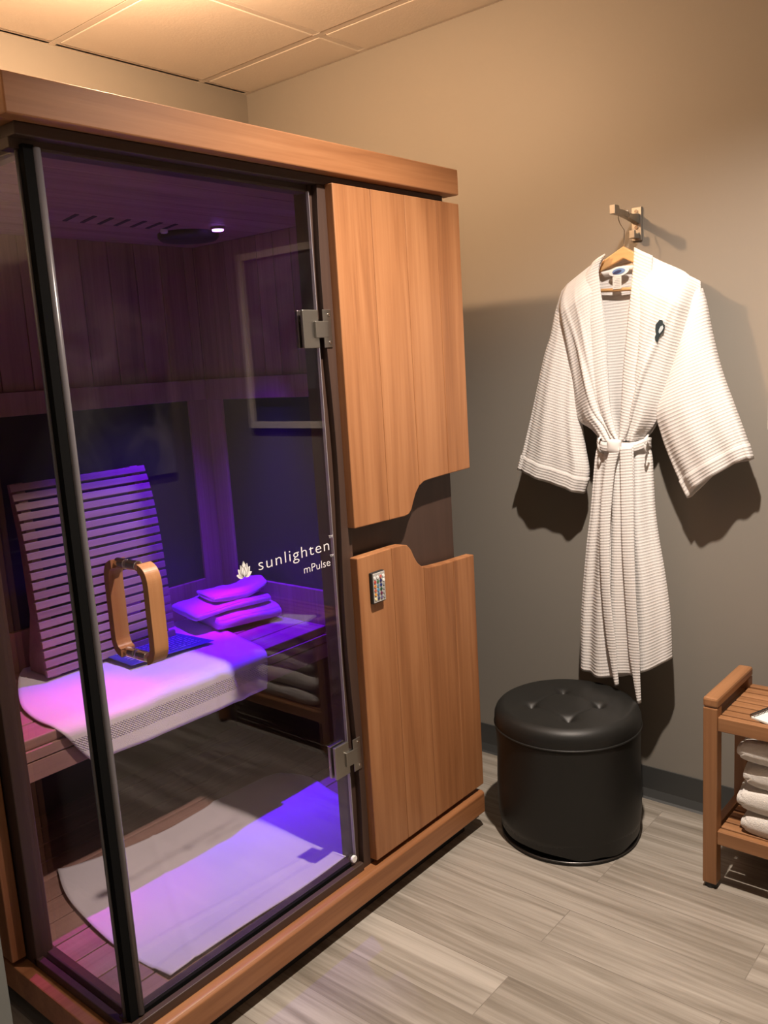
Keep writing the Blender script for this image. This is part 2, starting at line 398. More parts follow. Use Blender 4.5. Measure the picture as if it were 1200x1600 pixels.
# interior linings
b = MB(); x = .002
while x < XR_IN: b.box(x, min(x+.0955, XR_IN), YB_IN, YB_IN+.015, 1.425, ZC_IN, rb()); x += .098
S(b, 'back_wall_boards', M['inner_z'], bevel=.0015)
b = MB(); y = .04
while y < YB_IN: b.box(XR_IN, XR_IN+.015, y, min(y+.0755, YB_IN), 1.425, ZC_IN, rb()); y += .078
S(b, 'right_wall_boards', M['inner_z'], bevel=.0015)
b = MB(); b.box(0, .015, .40, YB_IN, DK, ZC_IN); S(b, 'left_wall_boards', M['inner_z'])
b = MB(); y = .02
while y < YB_IN: b.box(.02, XR_IN, y, min(y+.086, YB_IN), ZC_IN, ZC_IN+.014, rb()); y += .088
S(b, 'inner_ceiling', M['inner_x'], bevel=.0015)
b = MB(); b.box(0, XR_IN, YB_IN-.012, YB_IN+.01, 1.356, 1.425, .7); b.box(1.035, XR_IN, YB_IN-.010, YB_IN+.01, .62, 1.356, .6)
b.box(0, 1.035, YB_IN-.012, YB_IN+.01, .60, .728, .4); b.box(0, .05, YB_IN-.012, YB_IN+.01, .728, 1.356, .4)
S(b, 'back_heater_frame', M['inner_z'], bevel=.002)
b = MB(); b.box(XR_IN-.012, XR_IN+.01, .03, .968, 1.354, 1.425, .8); b.box(XR_IN-.010, XR_IN+.01, .890, .968, .62, 1.354, .9)
b.box(XR_IN-.012, XR_IN+.01, .03, .890, .60, .727, .8)
S(b, 'right_heater_frame', M['inner_z'], bevel=.002)
S(MB().box(.05, 1.035, YB_IN, YB_IN+.008, .728, 1.356), 'back_heater_panel', M['heater'])
S(MB().box(XR_IN, XR_IN+.008, .03, .890, .727, 1.354), 'right_heater_panel', M['heater'])
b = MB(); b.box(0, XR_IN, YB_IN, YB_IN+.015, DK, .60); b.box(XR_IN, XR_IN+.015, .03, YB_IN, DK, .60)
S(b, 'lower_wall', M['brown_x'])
b = MB(); b.box(.72, XR_IN, .035, .05, DK, ZC_IN); S(b, 'front_lining', M['inner_z'])
# bench
b = MB(); y = .462; wd = .094
for k in range(5): b.box(.008, XR_IN-.012, y, y+wd, .586, .612, rb()); y += wd+.006
S(b, 'bench_top', M['inner_x'], bevel=.003)
S(MB().box(.012, XR_IN-.014, .482, y-.008, .5855, .5865), 'bench_light_block', M['brown_x'])  # unseen sheet added to stop lamp light streaking through the slat gaps
b = MB(); b.box(.008, XR_IN-.004, .455, .479, .559, .585, .8); b.box(.008, XR_IN-.004, .455, .479, .508, .5555, .9)
S(b, 'bench_fascia', M['inner_x'], bevel=.0015)
for x in (.30, .80): S(MB().box(x, x+.04, .48, YB_IN, .54, .586), 'bench_bearer', M['brown_y'])
b = MB(); b.cyl((.567, .60), .012, .45, .54); b.cyl((.567, .60), .024, .438, .45, n=24); S(b, 'bench_leveller', M['nickel'], bevel=.002)
# lamp, speaker, vent on the inner ceiling
o = S(MB().cyl((LED[0], LED[1]), .022, ZC_IN-.007, ZC_IN), 'lamp_ring', M['nickel'], bevel=.002)
MB().cyl((LED[0], LED[1]), .0165, ZC_IN-.010, ZC_IN-.006).build('lamp_lens', M['led'], o)
sp_ = MB(); cx, cy = .915, .735
P = []
for i in range(41):
    a = 2*PI*i/40; P.append([(cx+r*math.cos(a), cy+r*math.sin(a), z) for r, z in ((.092, ZC_IN), (.092, ZC_IN-.012), (.084, ZC_IN-.020), (.05, ZC_IN-.024), (.0001, ZC_IN-.025))])
sp_.grid(P); S(sp_, 'speaker', M['rubber'], smooth=True)
b = MB()
for k in range(7):
    x = .46+k*.052; b.prism([(x, .61), (x+.012, .61), (x+.034, .71), (x+.022, .71)], 'z', ZC_IN-.0015, ZC_IN+.001)
S(b, 'vent_slots', M['gap'])
S(MB().cyl((.80, .70), .011, ZC_IN-.012, ZC_IN), 'sensor', M['white'], bevel=.003)
# side window and door
S(MB().box(-.005, .003, .010, .352, .146, 1.852), 'side_glass', M['glass'])
D = S(MB().box(.016, .690, -.004, .004, .150, 1.848), 'door', M['glass'])
def DP(mb, name, m_, **k): return mb.build(name, m_, D, **k)
b = MB(); b.prism([(-.006, -.006), (.014, -.006), (.014, .006), (.004, .006), (.004, .014), (-.006, .014)], 'z', .146, 1.852)
S(b, 'corner_gasket', M['gasket'])
b = MB(); b.tube([(.0195, -.0030, z) for z in (.150, .7, 1.3, 1.848)], .0080, 12); DP(b, 'edge_seal', M['seal'], smooth=True)
b = MB(); b.tube([(-.0065, .0150, z) for z in (.146, .7, 1.3, 1.852)], .0042, 8); S(b, 'glass_edge', M['seal'], smooth=True)
DP(MB().box(.6885, .6905, -.004, .004, .152, 1.846), 'polished_edge', mat('polished_edge', (.45, .43, .47), .2))
DP(MB().box(.02, .67, -.0045, .0045, .141, .1535), 'sweep_seal', M['gasket'])
o = DP(MB().cyl((.677, .163), .0095, -.012, -.004, 'y', 24), 'stop_button', M['white'], bevel=.0015)
# hinges
for z0, z1 in ((1.488, 1.577), (.405, .492)):
    h = MB(); h.box(.632, .684, -.013, -.0042, z0, z1); h.box(.632, .684, .0042, .014, z0, z1)
    o = DP(h, 'hinge', M['nickel'], bevel=.002)
    zm = (z0+z1)/2
    h = MB(); h.box(.667, .712, -.019, -.012, zm-.021, zm+.018); h.cyl((.690, -.010), .008, zm-.021, zm+.018)
    h.build('hinge_knuckle', M['nickel'], o, bevel=.0015)
    h = MB(); h.box(.694, .722, -.0185, -.0155, z0, z1); h.build('hinge_leaf', M['nickel'], o, bevel=.001)
    for zz in (z0+.012, z1-.012): MB().cyl((.713, zz), .0035, -.020, -.018, 'y', 16).build('screw', M['steel'], o)
# handle: two bent-wood bows either side of the glass on steel stand-offs
def bow(sgn, dep):
    path = [(.010, .0), (.012, 0), (dep-.022, 0), (dep-.010, -.006), (dep-.003, -.017), (dep, -.035), (dep, -.09), (dep, -.150), (dep-.003, -.168), (dep-.010, -.179), (dep-.022, -.185), (.012, -.185), (.010, -.185)]
    path = [(.0105+0, 0)]+smoothc(path[2:-2], 5)+[(.0105, -.185)]
    return [(sgn*a, b_) for a, b_ in path]
for sgn, dep in ((-1, .076), (1, .056)):
    pts = bow(sgn, dep); P = []
    x0, x1 = .093, .126
    ztop = 1.0850
    n = len(pts)
    for i, (y, z) in enumerate(pts):
        a = Vector(pts[max(i-1, 0)]); c = Vector(pts[min(i+1, n-1)]); t = (c-a).normalized(); nn = Vector((-t.y, t.x))*.0085
        yo, zo = y+nn.x, z+nn.y; yi, zi = y-nn.x, z-nn.y
        st = .0105 if i in (0, n-1) else None
        P.append([(x0, yo, ztop+zo), (x1, yo, ztop+zo), (x1, yi, ztop+zi), (x0, yi, ztop+zi)])
    b = MB(); vs = [q for r in P for q in r]
    # steel covers the first stretch: drop the points next to the glass from the wooden bow
    keep = [i for i, (y, z) in enumerate(pts) if abs(y) > .026]
    P = [P[i] for i in keep]; vs = [q for r in P for q in r]; k = len(P)
    fs = [(i*4+j, i*4+(j+1) % 4, (i+1)*4+(j+1) % 4, (i+1)*4+j) for i in range(k-1) for j in range(4)]+[(3, 2, 1, 0), ((k-1)*4, (k-1)*4+1, (k-1)*4+2, (k-1)*4+3)]
    b._add(vs, fs)
    hd = DP(b, 'handle', M['handle'], bevel=.003)
    for zc in (1.0850, .9000):
        y0, y1 = sorted((sgn*.0042, sgn*.036)); c = MB(); c.cyl((.1095, zc), .0105, y0, y1, 'y', 24); c.build('standoff', M['steel'], hd, bevel=.0015)
# lettering on the glass
def text_mesh(s, size, spacing):
    cu = bpy.data.curves.new('t', 'FONT'); cu.body = s; cu.size = size; cu.space_character = spacing; cu.extrude = .0003; cu.offset = -.0005*size/.04; cu.resolution_u = 4
    o = bpy.data.objects.new('t', cu); C.objects.link(o); bpy.context.view_layer.update()
    me = bpy.data.meshes.new_from_object(o.evaluated_get(bpy.context.evaluated_depsgraph_get()))
    bpy.data.objects.remove(o); return me
def lettering(name, s, size, spacing, x, z, width=None, y=-.0048, root=None, m_=None):
    me = text_mesh(s, size, spacing)
    xs = [v.co.x for v in me.vertices]; k = (width/(max(xs)-min(xs))) if width else 1; mn = min(xs)
    b = MB(); b._add([(x+(v.co.x-mn)*k, y-v.co.z, z+v.co.y) for v in me.vertices], [list(p.vertices) for p in me.polygons])
    return b.build(name, m_ or M['white'], root if root is not None else D)
lettering('brand_lettering', 'sunlighten', .0395, 1.12, .440, .998, .232)
lettering('trademark_sign', 'TM', .011, 1.0, .6735, 1.0265, .0135)
lettering('model_lettering', 'mPulse', .0275, 1.0, .581, .9585, .091)
lettering('trademark_sign', 'TM', .009, 1.0, .6735, .979, .0115)
def petal(cx, cz, ang, L, W, n=14):
    pts = []
    for i in range(n+1):
        t = i/n; pts.append((W*math.sin(PI*t**.85)*.5, L*t))
    pts = pts+[(-a, b_) for a, b_ in pts[::-1][1:-1]]
    c, s_ = math.cos(ang), math.sin(ang)
    return [(cx+a*c-b_*s_, cz+a*s_+b_*c) for a, b_ in pts]
b = MB(); lc = (.397, .9935)
for i, (ang, L, W) in enumerate(((1.25, .024, .012), (-1.25, .024, .012), (.72, .027, .014), (-.72, .027, .014), (.34, .031, .0125), (-.34, .031, .0125), (0, .036, .015))):
    b.prism(petal(lc[0], lc[1], ang, L, W), 'y', -.0046-.00025*i, -.0044)
DP(b, 'lotus_emblem', M['white'])
b = MB()
for ang, L, W in ((0, .036, .0162), (.34, .031, .0137), (-.34, .031, .0137)):
    pp = petal(lc[0], lc[1], ang, L, W)
    b.tube([(p[0], -.0063, p[1]) for p in pp[:14]], .00035, 5); b.tube([(p[0], -.0063, p[1]) for p in pp[14:]], .00035, 5)
DP(b, 'emblem_line', M['gap'])
# ---------------------------------------------------------------- backrest on the sauna bench
BR = thing('slatted_backrest', 'curved slatted wooden backrest standing on the sauna bench', 'backrest', (.525, .85, .612))
prof = [(.846, 1.176), (.826, 1.12), (.811, 1.06), (.800, .99), (.793, .93), (.788, .86), (.782, .78), (.776, .70), (.770, .625)]
pf = smoothc(prof, 8)
L_ = [0]
for a, b_ in zip(pf, pf[1:]): L_.append(L_[-1]+math.dist(a, b_))
def at_len(s):
    for i in range(len(L_)-1):
        if L_[i] <= s <= L_[i+1]:
            t = (s-L_[i])/(L_[i+1]-L_[i]); p = [pf[i][j]+(pf[i+1][j]-pf[i][j])*t for j in (0, 1)]
            d = Vector((pf[i+1][0]-pf[i][0], pf[i+1][1]-pf[i][1])).normalized(); return Vector(p), d
    return Vector(pf[-1]), Vector((0, -1))
ns = 20; pitch = L_[-1]/ns
for i in range(ns):
    p, d = at_len(i*pitch+.001); nrm = Vector((-d.y, d.x)); nrm = nrm if nrm.x > 0 else -nrm
    q = [p, p+d*.0200, p+d*.0200+nrm*.012, p+nrm*.012]
    MB().prism([(v[0], v[1]) for v in q], 'x', .308, .745, rb()).build('slat', M['slat'], BR, bevel=.0015)
for x0 in (.325, .700):
    poly = [(a+.012, b_) for a, b_ in pf]+[(.90, .625), (.90, .66), (.862, .80), (.868, 1.0), (.895, 1.17)]
    MB().prism(poly, 'x', x0, x0+.028, .3).build('side_rib', M['slat'], BR, bevel=.001)
MB().box(.353, .700, .875, .893, .64, .68).build('stretcher', M['slat'], BR)
# ---------------------------------------------------------------- cloth helpers
def resample(pl, n):
    pl = [Vector(p) for p in pl]; L = [0]
    for a, b_ in zip(pl, pl[1:]): L.append(L[-1]+(b_-a).length)
    out = []
    for k in range(n):
        s = L[-1]*k/(n-1); i = 0
        while i < len(L)-2 and L[i+1] < s: i += 1
        t = (s-L[i])/max(L[i+1]-L[i], 1e-9); out.append(pl[i].lerp(pl[i+1], min(max(t, 0), 1)))
    return out
def uvs(P, x0=0, y0=0):
    U = []; vlen = y0; mid = len(P[0])//2
    for i, r in enumerate(P):
        if i: vlen += (Vector(P[i][mid])-Vector(P[i-1][mid])).length
        acc = [0]
        for a, b_ in zip(r, r[1:]): acc.append(acc[-1]+(Vector(b_)-Vector(a)).length)
        U.append([(x0+a-acc[mid], vlen) for a in acc])
    return U
# bath towel laid over the sauna bench
Lt = [(.33, .955, .6165), (.26, .85, .617), (.175, .67, .617), (.150, .54, .617), (.152, .475, .6145), (.165, .449, .598), (.19, .445, .555), (.228, .442, .503)]
Rt = [(.90, .93, .6165), (.90, .80, .6165), (.872, .65, .617), (.846, .52, .617), (.836, .472, .6145), (.832, .449, .602), (.828, .446, .56), (.815, .443, .500)]
n = 60; A = resample(smoothc(Lt, 6), n); B = resample(smoothc(Rt, 6), n)
P = []
for i in range(n):
    row = []
    for j in range(70):
        s = j/69; p = A[i].lerp(B[i], s)
        hang = max(0, min(1, (.47-p.y)/.02))
        p.z += (1-hang)*(.0025+.004*max(0, fn(p.x*7, p.y*9, 3))+.012*max(0, fn(p.x*4+2, p.y*5, 1))*(.5 if p.y > .6 else .2)*(1 if p.y > .5 else 0))
        p.y -= hang*(.004+.006*max(0, fn(p.x*9, 0, p.z*4)+.3)+.006*math.exp(-((p.x-.66-(.61-p.z)*.5)/.02)**2))
        if hang: p.z += hang*.010*math.sin(PI*s)*(.61-p.z)/.1*-.3
        if i == n-1 or i == 0: p.z -= .001
        row.append(p)
    P.append(row)
bt = MB().grid(P, uvs(P)).build('bath_towel', M['jacquard'], smooth=True, solid=.0035)
bt.modifiers['s'].offset = 1
tag(bt, 'white bath towel spread over the sauna bench with its patterned border hanging down', 'towel')
# printed sheet on the towel
sh = thing('printed_leaflet', 'thin dark blue printed sheet lying on the bench towel', 'leaflet', (.63, .72, .63))
cr = [Vector((.500, .800)), Vector((.760, .800)), Vector((.775, .618)), Vector((.492, .640))]
P = [[(lambda q: (q.x, q.y, .6335+.002*math.sin(q.x*14)))(cr[0].lerp(cr[1], s/20).lerp(cr[3].lerp(cr[2], s/20), t/14)) for s in range(21)] for t in range(15)]
MB().grid(P).build('sheet', mat('blue_paper', (.05, .05, .20), .5), sh, solid=.0006, smooth=True)
b = MB()
for r in range(9):
    y = .775-r*.016; x = .52+.01*fn(r*3.1)
    while x < .74:
        L = .008+.02*rb(); b.box(x, min(x+L, .745), y, y+.0035, .6350+.002*math.sin(x*14), .6357+.002*math.sin(x*14)); x += L+.006
b.build('print_lines', mat('pale_print', (.35, .35, .55), .6), sh)
# folded towels
def folded(name, label, c, size, seed, m_, group=None, bend=None, amp=.006, layers=2, rot=0, cat='towel'):
    cx, cy, z0 = c; sx, sy, h = size; nu, nv = 72, 44; P = []
    cr_, sr_ = math.cos(rot), math.sin(rot)
    for i in range(nv+1):
        t = i/nv; xx = -1+2*t; e = (1-abs(xx)**7)**(1/7) if abs(xx) < 1 else 0
        e = max(e, .0); row = []
        for j in range(nu):
            a = 2*PI*j/nu; ca, sa = math.cos(a), math.sin(a)
            yy = math.copysign(abs(ca)**.38, ca); zz = math.copysign(abs(sa)**.75, sa)
            groove = 1-.035*math.exp(-(((zz*layers/2) % 1-.5)/.10)**2)*(abs(yy) > .9)
            X = xx*sx/2*(1 if abs(xx) < .999 else .985); Y = yy*sy/2*(.90+.10*e)*groove; Z = zz*h/2*(.35+.65*e if abs(xx) < .999 else .2)
            d = amp*(fn(X*11+seed, Y*11, Z*20)+.3*fn(X*26, Y*26+seed, Z*22))
            X += d*.8*xx; Y += d*yy; Z += d*(.9 if zz > -.3 else .2)
            if bend: Z += bend(X/(sx/2), Y/(sy/2))
            row.append((cx+X*cr_-Y*sr_, cy+X*sr_+Y*cr_, z0+h/2+Z))
        P.append(row)
    b = MB(); b.grid(P, None, True); b.uv = None
    k = len(P)*nu; b.f.append(list(range(nu))[::-1]); b.b.append(.5); b.f.append([k-nu+q for q in range(nu)]); b.b.append(.5)
    o = b.build(name, m_, smooth=True, weld=True)
    return tag(o, label, cat, group)
G1 = 'folded towels stacked on the sauna bench'
folded('folded_towel', 'folded white towel at the bottom of the stack on the sauna bench, glowing violet', (.992, .765, .622), (.235, .225, .050), 1, M['terry'], G1, rot=-.25)
folded('folded_towel', 'wide flat folded towel in the middle of the violet stack, left end sticking out', (.958, .800, .672), (.280, .21, .030), 5, M['terry'], G1, bend=lambda x, y: -.010*max(0, -x-.2)*1.4, rot=-.22)
folded('folded_washcloth', 'small crumpled cloth on top of the violet stack with one end curled up', (.992, .785, .700), (.195, .150, .028), 9, M['terry'], G1, bend=lambda x, y: .032*max(0, x-.1)**1.5+.012*max(0, -x-.3)-.004, amp=.011, rot=-.25)
# towel on the sauna floor
Lf = [(.203, .650), (.155, .53), (.130, .406), (.116, .28), (.116, .19), (.122, .10), (.126, .042)]
Rf = [(.880, .57), (.935, .545), (.968, .458), (.945, .33), (.917, .216), (.895, .12), (.880, .036)]
A = resample([(a, b_, 0) for a, b_ in smoothc(Lf, 5)], 70); B = resample([(a, b_, 0) for a, b_ in smoothc(Rf, 5)], 70)
P = []
for i in range(70):
    row = []
    for j in range(90):
        s = j/89; t = i/69; p = A[i].lerp(B[i], s)
        if t < .35: p.y -= .040*math.sin(PI*min(1, s*1.4))**.6*(1-t/.35)*(s < .72)
        e = math.exp(-s/.05)
        p.z = DK+.003+.004*(fn(p.x*5, p.y*8, 2)+.5)+.006*max(0, fn(p.x*3+p.y*5, p.y*2-p.x*3, 7))+.018*e*(.3+.7*math.sin(PI*t))*max(0, .7-t*.8)
        p.z += .003*math.exp(-((p.y+.12*p.x-.20)/.008)**2)+.003*math.exp(-((p.x-.5*p.y-.17)/.006)**2)
        if t > .9: p.z += .004*math.sin(p.x*9)*(t-.9)*10+.003
        row.append(p)
    P.append(row)
ft = MB().grid(P, uvs(P)).build('floor_towel', M['mat_towel'], smooth=True, solid=.003); ft.modifiers['s'].offset = 1
tag(ft, 'white towel spread on the sauna floor just inside the glass door', 'towel')
# ---------------------------------------------------------------- remote on the lower panel
RC = thing('remote_control', 'small silver remote with coloured buttons mounted on the lower cedar panel', 'remote', (.797, -.04, .88))
MB().box(.772, .822, -.050, -.040, .838, .920).build('holder', M['black'], RC, bevel=.002)
MB().box(.7745, .8205, -.0525, -.0495, .841, .9175).build('face_plate', mat('silver_plate', (.42, .41, .39), .4), RC, bevel=.001)
cols = [[(.7, .7, .68), (.75, .75, .72), (.5, .12, .10), (.85, .85, .8)], [(.45, .06, .05), (.06, .16, .08), (.02, .02, .10), (.85, .85, .82)],
        [(.6, .2, .04), (.10, .22, .32), (.02, .03, .14), (.30, .30, .29)], [(.5, .12, .06), (.08, .26, .42), (.02, .07, .04), (.30, .30, .29)],
        [(.65, .30, .06), (.06, .12, .24), (.14, .02, .06), (.30, .30, .29)], [(.78, .70, .40), (.04, .05, .12), (.15, .12, .22), (.30, .30, .29)]]
for r in range(6):
    for c_ in range(4):
        k = cols[r][c_]; MB().cyl((.7805+c_*.0113, .9065-r*.0110), .0041, -.0540, -.0520, 'y', 14).build('button', mat('button', k, .4), RC)
# ---------------------------------------------------------------- ottoman
OX, OY, OR = 1.373, -.264, .2165
OT = thing('round_ottoman', 'round black leather ottoman with buttoned top below the robe', 'ottoman', (OX, OY, 0))
def revolve(pr, n=96, fz=None):
    P = []
    for r, z in pr:
        P.append([(OX+r*math.cos(2*PI*j/n), OY+r*math.sin(2*PI*j/n), z+(fz(OX+r*math.cos(2*PI*j/n), OY+r*math.sin(2*PI*j/n)) if fz else 0)) for j in range(n)])
    b = MB(); b.grid(P, None, True); b.uv = None; return b
b = revolve([(.0001, .042), (.20, .042), (.209, .046), (.2125, .07)]+[(.2135+.0015*math.sin(i*.7), .08+i*.0275) for i in range(10)]+[(.2155, .345), (.214, .352), (.20, .354)])
b.build('body', M['leather'], OT, smooth=True)
b = revolve([(.2155+.0032*math.cos(a), .3535+.0032*math.sin(a)) for a in [2*PI*i/10 for i in range(11)]]); b.build('piping', M['leather'], OT, smooth=True)
tufts = [ray_to(880, 1079, 'z', .412), ray_to(830, 1100, 'z', .412), ray_to(937, 1100, 'z', .412), ray_to(888, 1121, 'z', .412)]
tufts = [Vector((t.x, t.y)) for t in tufts]
def dimple(x, y):
    z = 0
    for t in tufts:
        d = math.dist((x, y), t); z -= .013*math.exp(-(d/.017)**2)+.006*math.exp(-(d/.045)**2)
        for q in tufts:       # creases between neighbouring buttons
            if q is t: continue
            ab = q-t
            if ab.length > .16: continue
            v = Vector((x, y))-t; u = max(0, min(1, v.dot(ab)/ab.length_squared)); dd = (v-ab*u).length
            z -= .0012*math.exp(-(dd/.006)**2)
    return z
pr = [(.2155, .356), (.2165, .368), (.2155, .382), (.211, .394), (.203, .403), (.192, .409)]+[(.19-.19*i/60, .4105+.006*math.sin(PI/2*i/60)) for i in range(1, 60)]+[(.0003, .4165)]
b = revolve(pr, 160, lambda x, y: dimple(x, y) if math.dist((x, y), (OX, OY)) < .205 else 0)
b.build('cushion', M['leather'], OT, smooth=True)
for t in tufts:
    zt = .4105+dimple(t.x, t.y)+.003
    c_ = MB(); P = [[(t.x+r*math.cos(2*PI*j/16), t.y+r*math.sin(2*PI*j/16), zt+z) for j in range(16)] for r, z in ((.0085, -.002), (.008, .001), (.005, .003), (.0003, .0036))]
    c_.grid(P, None, True); c_.uv = None; c_.build('tuft_button', M['leather'], OT, smooth=True)
revolve([(.0001, .026), (.200, .026), (.203, .030), (.203, .040), (.20, .044), (.0001, .044)]).build('underside', M['rubber'], OT, smooth=True)
revolve([(.205+.003*math.cos(a), .010+.003*math.sin(a)) for a in [2*PI*i/10 for i in range(11)]]).build('base_rim', mat('dark_chrome', (.12, .115, .11), .3, 1), OT, smooth=True)
revolve([(.0001, 0), (.206, 0), (.206, .006), (.195, .009), (.12, .012), (.12, .027), (.0001, .027)]).build('base_plate', M['rubber'], OT)
fl = MB(); P = []       # loose cover cloth sagging between the frame and the rim
for i in range(7):
    t = i/6; row = []
    for j in range(80):
        a = 2*PI*j/79; low = .030+.012*fn(math.cos(a)*2.2, math.sin(a)*2.2, 4)-.014*max(0, math.cos(a-math.radians(238)))**6
        row.append((OX+(.2135-.006*t)*math.cos(a), OY+(.2135-.006*t)*math.sin(a), .085+(max(low, .014)-.085)*t))
    P.append(row)
fl.grid(P); fl.uv = None; fl.build('skirt', M['leather'], OT, smooth=True)
# ---------------------------------------------------------------- teak bench with shelf
TB = thing('teak_bench', 'small slatted teak bench with lower shelf against the wall right of the ottoman', 'bench', (1.45, -1.02, 0))
BX0, BX1, BY0, BY1 = 1.310, 1.595, -1.345, -.695
for y0, y1 in ((BY1-.037, BY1), (BY0, BY0+.037)):
    for x0, x1 in ((BX0, BX0+.037), (BX1-.037, BX1)):
        lg = MB().box(x0, x1, y0, y1, .014, .513, rb()).build('leg', M['teak_z'], TB, bevel=.003)
        MB().cyl(((x0+x1)/2, (y0+y1)/2), .0165, 0, .015, n=20).build('rubber_foot', M['rubber'], lg)
    MB().box(BX0, BX1, y0-.001, y1+.001, .5135, .540, .6).build('arm_rail', M['teak_x'], TB, bevel=.006)
    MB().box(BX0+.037, BX1-.037, y0+.008, y1-.008, .452, .488, .4).build('end_rail', M['teak_x'], TB, bevel=.002)
    MB().box(BX0+.037, BX1-.037, y0+.008, y1-.008, .132, .168, .4).build('end_rail', M['teak_x'], TB, bevel=.002)
for z0, z1 in ((.452, .490), (.132, .170)):
    MB().box(BX0+.004, BX0+.026, BY0+.037, BY1-.037, z0, z1, .7).build('front_rail', M['teak_y'], TB, bevel=.002)
    MB().box(BX1-.026, BX1-.004, BY0+.037, BY1-.037, z0, z1, .3).build('back_rail', M['teak_y'], TB, bevel=.002)
    for k in range(6):
        x = BX0+.032+k*.0368
        MB().box(x, x+.0305, BY0+.0375, BY1-.0375, z1-.014, z1, rb()).build('seat_slat' if z0 > .3 else 'shelf_slat', M['teak_y'], TB, bevel=.002)
    for y in (BY0+.21, BY0+.43): MB().box(BX0+.026, BX1-.026, y, y+.03, z0+.004, z1-.0145).build('cross_bar', M['teak_x'], TB)
z = .1745; G2 = 'white towels folded on the teak bench shelf'
for k, (hh, dx, dy, lb) in enumerate(((.064, .004, -.004, 'bottom folded white towel lying directly on the teak bench shelf'), (.066, 0, .008, 'second folded white towel up in the pile on the teak shelf'),
                          (.068, .004, -.006, 'third folded white towel up in the pile on the teak shelf'), (.068, -.006, .004, 'top folded white towel in the pile just under the bench seat'))):
    folded('folded_towel', lb, (1.447+dx, -.945+dy, z), (.225, .335, hh-.004), 20+k*3, M['terry'], G2, amp=.0055, layers=2, bend=(lambda q: (lambda x, y: .004*math.sin(2*x+q)-.003*abs(y)))(k)); z += hh
NP = thing('spiral_notepad', 'white spiral notepad lying open side up on the bench seat', 'notepad', (1.36, -.86, .49))
e1 = Vector((.94, -.34, 0)); e2 = Vector((-.34, -.94, 0)); o_ = Vector((1.352, -.800, .4905))
def quad(a, b_, c, d, z0, z1):
    pts = [o_+e1*a+e2*c, o_+e1*b_+e2*c, o_+e1*b_+e2*d, o_+e1*a+e2*d]
    return MB().prism([(p.x, p.y) for p in pts], 'z', z0, z1)
quad(0, .115, .004, .16, .4905, .4955).build('pages', mat('paper', (.82, .80, .74), .8), NP, bevel=.0005)
b = MB()
for k in range(20):
    c = o_+e1*(.004+k*.0056); b.tube([c+e2*(.005+.0065*math.cos(a))+Vector((0, 0, .0062+.0050*math.sin(a))) for a in [2*PI*i/12 for i in range(13)]], .0012, 6)
b.build('spiral', M['rubber'], NP, smooth=True)
# ---------------------------------------------------------------- wall hook, hanger, robe
HY = -.362
WH = thing('wall_hook', 'brushed nickel double robe hook screwed to the wall above the robe', 'hook', (XW, HY, 1.80))
MB().box(XW-.007, XW, HY-.0155, HY+.0155, 1.751, 1.846).build('plate', M['nickel'], WH, bevel=.0015)
for z in (1.834, 1.789): MB().cyl((HY, z), .0055, XW-.009, XW-.006, 'x', 18).build('screw', M['steel'], WH)
b = MB(); b.prism([(XW-.007, 1.828), (XW-.007, 1.798), (XW-.030, 1.803), (XW-.070, 1.809), (XW-.120, 1.814), (XW-.166, 1.814), (XW-.166, 1.838), (XW-.140, 1.838), (XW-.136, 1.829), (XW-.105, 1.829), (XW-.09, 1.826), (XW-.05, 1.823)], 'y', HY-.0085, HY+.0085)
# prism on 'y' takes (x, z)
b.build('upper_arm', M['nickel'], WH, bevel=.0012)
b = MB(); b.prism([(XW-.007, 1.775), (XW-.007, 1.757), (XW-.040, 1.757), (XW-.040, 1.779), (XW-.030, 1.779), (XW-.030, 1.770), (XW-.016, 1.770)], 'y', HY-.0085, HY+.0085)
b.build('lower_arm', M['nickel'], WH, bevel=.0012)
XRb = 1.600           # the plane the robe hangs in
HG = thing('clothes_hanger', 'pale wooden clothes hanger inside the collar of the white robe', 'hanger', (XRb, -.36, 1.70))
apex = ray_to(975, 392, 'x', XRb); lf = ray_to(884, 447, 'x', XRb); rt = ray_to(1076, 437, 'x', XRb); bl = ray_to(945, 424, 'x', XRb)
P = []
for i in range(41):
    t = i/40; s = abs(2*t-1)
    end = lf if t < .5 else rt
    p = apex.lerp(end, s**1.0); p.z -= .010*s
    hw = .021*(1-s)+.010*s; th = .007
    P.append([(p.x-th, p.y, p.z+hw*.6), (p.x-th, p.y, p.z-hw), (p.x+th, p.y, p.z-hw), (p.x+th, p.y, p.z+hw*.6)])
b = MB(); k = len(P); b._add([q for r in P for q in r], [(i*4+j, i*4+(j+1) % 4, (i+1)*4+(j+1) % 4, (i+1)*4+j) for i in range(k-1) for j in range(4)]+[(3, 2, 1, 0), (k*4-4, k*4-3, k*4-2, k*4-1)])
b.build('shoulder_bar', M['hanger'], HG, bevel=.003)
ba = ray_to(905, 456, 'x', XRb); bc = ray_to(1052, 448, 'x', XRb); b = MB(); b.tube([ba, ba.lerp(bc, .5), bc], .0055, 12); b.build('trouser_bar', M['hanger'], HG, smooth=True)
b = MB(); hp = [(XRb, apex.y, apex.z+.005), (XRb, apex.y, apex.z+.035)]
cz = 1.8135; ccx = XRb
b.tube([(XRb, apex.y-.000, apex.z+.005), (XRb, apex.y-.002, 1.775), (XRb-.004, HY+.012, 1.797), (XRb-.004, HY+.016, 1.812), (XRb-.002, HY+.012, 1.826), (XRb, HY+.001, 1.8325), (XRb, HY-.012, 1.827), (XRb, HY-.0165, 1.814), (XRb, HY-.014, 1.806)], .0013, 8)
b.build('wire_hook', M['steel'], HG, smooth=True)
RB = thing('bathrobe', 'white waffle-weave bathrobe with tied belt hanging from the wall hook', 'bathrobe', (XRb, -.36, .43))
